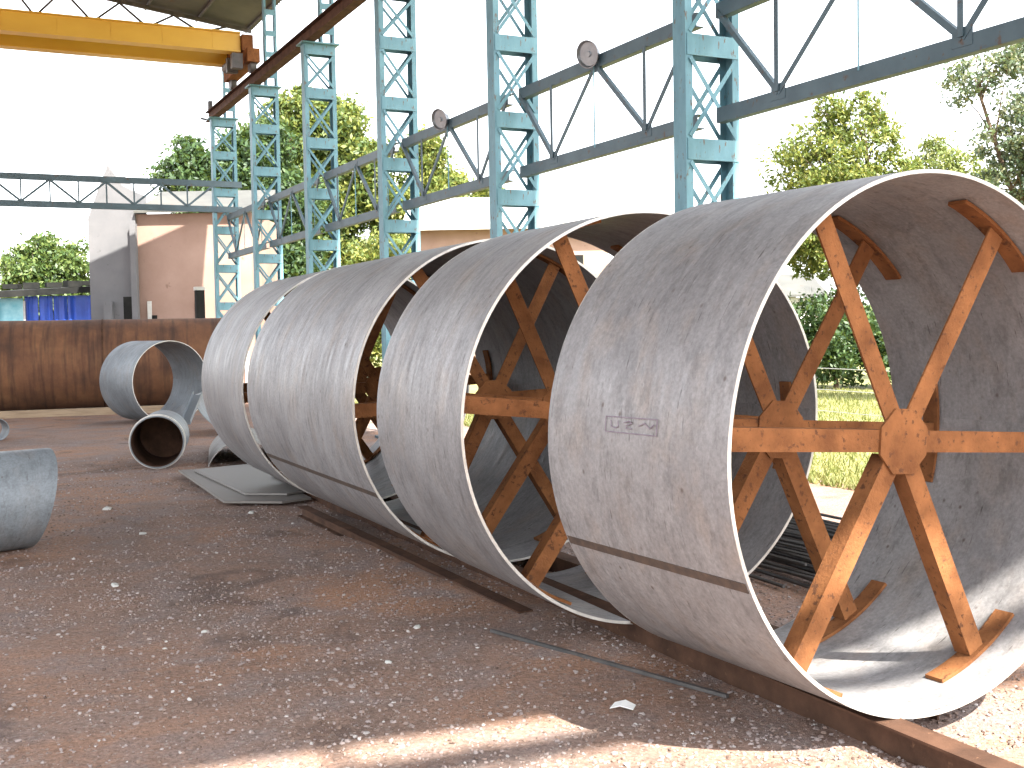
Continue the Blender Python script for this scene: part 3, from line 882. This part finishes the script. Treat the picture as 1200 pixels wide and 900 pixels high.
hs = thing('low_house', 'low house with pale tin roof and red brown walls behind columns', 'house', (15.6, 39.5, 0), rad(-26.8))
face_box(hs, 'brickwall', hs, 'wall', (0, 0, 0), (7.2, 6, 5.55))
fix_normals(MB().prism([(-0.3, -0.5, 5.58), (-0.3, 6.4, 5.58), (-0.3, 3.0, 7.0)], (6.9, 0, 0)).build('roof', 'tin', hs))
fix_normals(MB().prism([(6.605, -0.5, 5.58), (6.605, 6.4, 5.58), (6.605, 3.0, 7.0)], (0.9, 0, 0)).build('roof_end', 'white', hs))
for k in range(3):
    wn_ = MB().b2((0.9 + 2.2 * k, -0.03, 3.2), (1.9 + 2.2 * k, 0.03, 4.5)).build('window', 'tarblack', hs)
    MB().b2((0.8 + 2.2 * k, -0.08, 3.1), (2.0 + 2.2 * k, -0.001, 3.19)).build('sill', 'white', wn_)
fc = MB().b2((-0.35, -0.58, 5.46), (7.55, -0.502, 5.66)).build('fascia', 'white', hs)

h2 = thing('white_house', 'small white house seen through the nearest ring beyond the field', 'house', (22.9, 31.0, 0), rad(-26.5))
face_box(h2, 'white', h2, 'wall', (0, 0, 0), (3.4, 4, 2.7))
fix_normals(MB().prism([(-0.3, -0.3, 2.72), (3.7, -0.3, 2.72), (3.7, 2.0, 3.5), (-0.3, 2.0, 3.5)], (0, 0, 0.07)).build('roof', 'galv', h2))
fix_normals(MB().prism([(-0.3, 4.3, 2.72), (3.7, 4.3, 2.72), (3.7, 2.01, 3.5), (-0.3, 2.01, 3.5)], (0, 0, 0.07)).build('roof', 'galv', h2))
MB().b2((0.5, -0.03, 0), (1.3, 0.03, 2.0)).build('door', 'bluegrey', h2)
MB().b2((2.0, -0.03, 1.0), (2.8, 0.03, 1.9)).build('window', 'tarblack', h2)

# wire fence along the field
fe = thing('wire_fence', 'wire fence on pale posts between the yard and the field', 'fence', (14.0, 0, 0))
for k in range(12):
    y = 7.0 + 2.2 * k + (0.35 if k == 4 else 0)
    MB().tube([(0, y, -0.1), (0.01, y, 1.22)], [0.05, 0.045], 6).build('fence_post', 'post', fe)
for z in (0.28, 0.66, 1.04):
    MB().tube([(0.055, 7 + 2.2 * k, z + (0.0 if k % 2 == 0 else -0.02)) for k in range(12)], [0.008] * 12, 5).build('fence_wire', 'wire', fe)

# ------------------------------------------------------------------ trees
def tree(name, label, base, crowns, trunk_r, leaf, nleaf, lsize, seed, cat='tree', group='trees round the yard', bare=0.0):
    r = random.Random(seed); rg = np.random.default_rng(seed)
    root = thing(name, label, cat, base, 0, group)
    mb = MB()
    top = max(c[2] + c[3] * 0.3 for c in crowns)
    cxm = sum(c[0] for c in crowns) / len(crowns); cym = sum(c[1] for c in crowns) / len(crowns)
    zc = min(c[2] - c[3] * 0.6 for c in crowns)
    fork = Vector((cxm * 0.25, cym * 0.25, max(0.4, zc * 0.75)))
    mb.tube([(0, 0, -0.1), (0.03, 0.02, fork.z * 0.5), tuple(fork)], [trunk_r * 1.25, trunk_r, trunk_r * 0.8], 9)
    tips = []
    for c in crowns:
        C = Vector(c[:3])
        mid = fork.lerp(C, 0.5) + Vector((r.uniform(-.2, .2), r.uniform(-.2, .2), r.uniform(0, .3)))
        mb.tube([tuple(fork), tuple(mid), tuple(C)], [trunk_r * 0.6, trunk_r * 0.4, trunk_r * 0.18], 7)
        for q in range(7):
            d = Vector((r.gauss(0, 1), r.gauss(0, 1), r.gauss(0.2, 0.8))).normalized()
            e = C + Vector((d.x * c[3], d.y * c[3], d.z * c[4])) * r.uniform(0.7, 1.02)
            s = mid.lerp(C, r.uniform(0.2, 1.0))
            mb.tube([tuple(s), tuple((s + e) / 2 + Vector((0, 0, 0.1))), tuple(e)], [trunk_r * 0.16, trunk_r * 0.1, trunk_r * 0.04], 5)
    mb.build('trunk', 'bark', root, True, 60)
    # clumps of leaves through the volume, denser near the outside
    P = []; vol = [c[3] * c[3] * c[4] for c in crowns]; tot = sum(vol)
    for c, vv in zip(crowns, vol):
        nl = int(nleaf * vv / tot)
        nc = max(40, min(int(nl / 65), 420))
        d = rg.standard_normal((nc, 3)); d /= np.linalg.norm(d, axis=1)[:, None]
        rr = (0.35 + 0.65 * rg.random(nc) ** 0.55) * (0.82 + 0.3 * rg.random(nc))
        cc = np.array(c[:3]) + d * rr[:, None] * np.array([c[3], c[3], c[4]])
        k = rg.integers(0, nc, nl)
        sg = (0.10 + 0.13 * rg.random(nc)) * min(c[3], c[4])
        P.append(cc[k] + rg.standard_normal((nl, 3)) * sg[k][:, None] * np.array([1, 1, 0.7]))
    P = np.concatenate(P); n = len(P)
    a = rg.standard_normal((n, 3)); a /= np.linalg.norm(a, axis=1)[:, None]
    b = rg.standard_normal((n, 3)); b -= a * (a * b).sum(1)[:, None]; b /= np.linalg.norm(b, axis=1)[:, None]
    s = lsize * (0.6 + 0.8 * rg.random(n))[:, None]
    v = np.stack([P - a * s, P + b * s * 0.45, P + a * s, P - b * s * 0.45], 1).reshape(-1, 3)
    v[:, 2] = np.maximum(v[:, 2], 0.02)
    me = bpy.data.meshes.new('crown')
    me.from_pydata(v.tolist(), [], np.arange(4 * n).reshape(-1, 4).tolist())
    me.materials.append(M[leaf])
    o = bpy.data.objects.new('crown', me); COL.objects.link(o); o.parent = root
    return root
# crowns: (x, y, z, horizontal radius, vertical radius) relative to base
tree('broad_tree', 'pale green bushy tree behind the blue shed', (4.2, 51.8, 0), [(-0.9, 0, 4.2, 1.2, 1.3), (0.6, 0, 4.5, 1.3, 1.4), (-0.2, 0.3, 5.3, 1.0, 1.0), (-0.1, -0.4, 3.2, 1.7, 1.1)], 0.16, 'leaf_mid', 30000, 0.10, 11)
tree('dark_tree', 'dark green tree behind the pink wall and farthest column', (10.0, 44.3, 0), [(-1.3, 0.6, 7.9, 1.2, 1.3), (-0.2, 0.2, 6.3, 1.5, 2.0), (0.9, 0, 7.8, 1.5, 1.8), (0.8, 0, 5.0, 1.7, 1.7), (-0.9, 0.4, 8.4, 0.8, 0.7), (0.2, 0, 3.2, 1.6, 1.2), (1.9, -0.8, 6.6, 1.5, 1.7), (2.0, -0.8, 4.2, 1.7, 1.5), (1.6, -0.6, 8.9, 1.1, 1.1)], 0.22, 'leaf_dark', 80000, 0.11, 12)
tree('tall_tree', 'tall light green tree behind the fourth and fifth columns', (14.9, 48.9, 0), [(-1.6, 0.6, 9.3, 1.5, 2.0), (0.6, 0, 10.4, 1.7, 1.8), (1.7, -0.6, 8.4, 1.5, 2.0), (-0.4, 0, 7.0, 2.2, 2.0), (0.6, 0, 4.6, 2.4, 1.7), (-2.0, 0.8, 5.6, 1.6, 1.8), (-2.9, 1.3, 8.0, 1.5, 1.9), (-0.5, 0.2, 11.2, 1.3, 1.2)], 0.26, 'leaf_tall', 95000, 0.13, 13)
tree('slender_tree', 'yellow green tree behind the third column and low house gable', (19.9, 46.4, 0), [(-0.9, 0.3, 9.2, 1.0, 1.3), (-0.2, 0, 7.4, 1.2, 1.5), (-1.6, 0.6, 6.6, 1.4, 1.6), (-0.6, 0, 5.3, 1.4, 1.3), (1.6, -0.8, 7.6, 0.7, 0.7)], 0.16, 'leaf_light', 52000, 0.11, 14)
tree('round_bush', 'bright yellow green bush in front of the light trees', (13.6, 37.0, 0), [(0, 0, 4.1, 1.2, 1.1), (0.9, -0.4, 3.2, 1.1, 1.1), (-0.8, 0.4, 3.0, 1.1, 1.2), (0.2, 0, 1.6, 1.5, 1.1)], 0.12, 'leaf_light', 18000, 0.085, 15, 'bush')
tree('airy_tree', 'airy yellowish tree rising over the top of the nearest ring', (24.4, 23.6, 0), [(-2.4, 1.3, 6.1, 1.3, 1.2), (-1.4, 0.8, 7.2, 0.9, 0.95), (-2.1, 1.2, 7.6, 0.6, 0.6), (-0.6, 0.4, 6.0, 0.8, 0.9), (-1.6, 1.0, 5.0, 1.5, 1.2), (-2.7, 1.4, 4.3, 1.1, 0.9), (-2.0, 1.0, 3.6, 1.3, 0.7)], 0.13, 'leaf_light', 32000, 0.07, 16)
tree('pale_tree', 'small pale tree right of the airy yellowish tree', (28.2, 26.0, 0), [(-0.4, 0.2, 6.6, 0.9, 0.9), (0.5, -0.2, 6.2, 0.8, 0.9), (0, 0, 4.9, 1.2, 1.2), (0, 0, 3.4, 1.2, 1.1)], 0.1, 'leaf_pale', 15000, 0.075, 17)
tree('overhanging_tree', 'grey green tree reaching in at the upper right edge', (21.2, 16.6, 0), [(-1.5, 0.9, 6.9, 0.65, 0.6), (-0.3, 0.2, 7.1, 1.0, 0.8), (-0.9, 0.5, 5.8, 0.75, 0.8), (-0.1, 0.0, 5.4, 1.1, 0.9), (-0.9, 0.5, 4.7, 0.75, 0.55), (0.4, -0.2, 4.2, 1.3, 0.9)], 0.14, 'leaf_blue', 24000, 0.055, 18)
for k, (x, y, h) in enumerate(((20.6, 25.6, 2.6), (22.3, 24.6, 3.0), (24.0, 23.6, 2.5), (25.9, 22.4, 2.8), (18.9, 26.4, 1.9))):
    tree('hedge_shrub', ['dark shrub left of centre in the hedge seen through the nearest ring', 'tallest dark shrub in the hedge seen through the nearest ring', 'dark shrub right of the tallest one in the hedge', 'dark shrub at the far right of the hedge', 'low dark shrub beside the white house'][k],
         (x, y, 0), [(0, 0, h * 0.55, 1.2, h * 0.45), (0.5, 0.2, h * 0.4, 1.1, h * 0.36), (-0.6, 0, h * 0.35, 1.0, h * 0.33)], 0.07, 'leaf_dark', 9000, 0.075, 30 + k, 'shrub', 'shrubs in the hedge')
# distant wood along the horizon
def far_wood():
    n = 26000
    x = -60 + 260 * rng.random(n); y = 120 + 25 * rng.random(n)
    env = np.array([3.2 + 2.2 * noise.noise((xx * 0.08, 0, 0)) + 1.2 * noise.noise((xx * 0.33, 3, 0)) for xx in x])
    z = env * rng.random(n) ** 0.6
    P = np.stack([x, y - 0.45 * x, z], 1)
    a = rng.standard_normal((n, 3)); a /= np.linalg.norm(a, axis=1)[:, None]
    b = rng.standard_normal((n, 3)); b -= a * (a * b).sum(1)[:, None]; b /= np.linalg.norm(b, axis=1)[:, None]
    s = 0.55 * (0.6 + 0.8 * rng.random(n))[:, None]
    v = np.stack([P - a * s, P + b * s * .6, P + a * s, P - b * s * .6], 1).reshape(-1, 3)
    v[:, 2] = np.maximum(v[:, 2], 0.02)
    me = bpy.data.meshes.new('far_wood'); me.from_pydata(v.tolist(), [], np.arange(4 * n).reshape(-1, 4).tolist()); me.materials.append(M['leaf_mid'])
    o = bpy.data.objects.new('far_wood', me); COL.objects.link(o); o['kind'] = 'stuff'
    tag(o, 'distant line of green woodland beyond the field', 'trees')
far_wood()
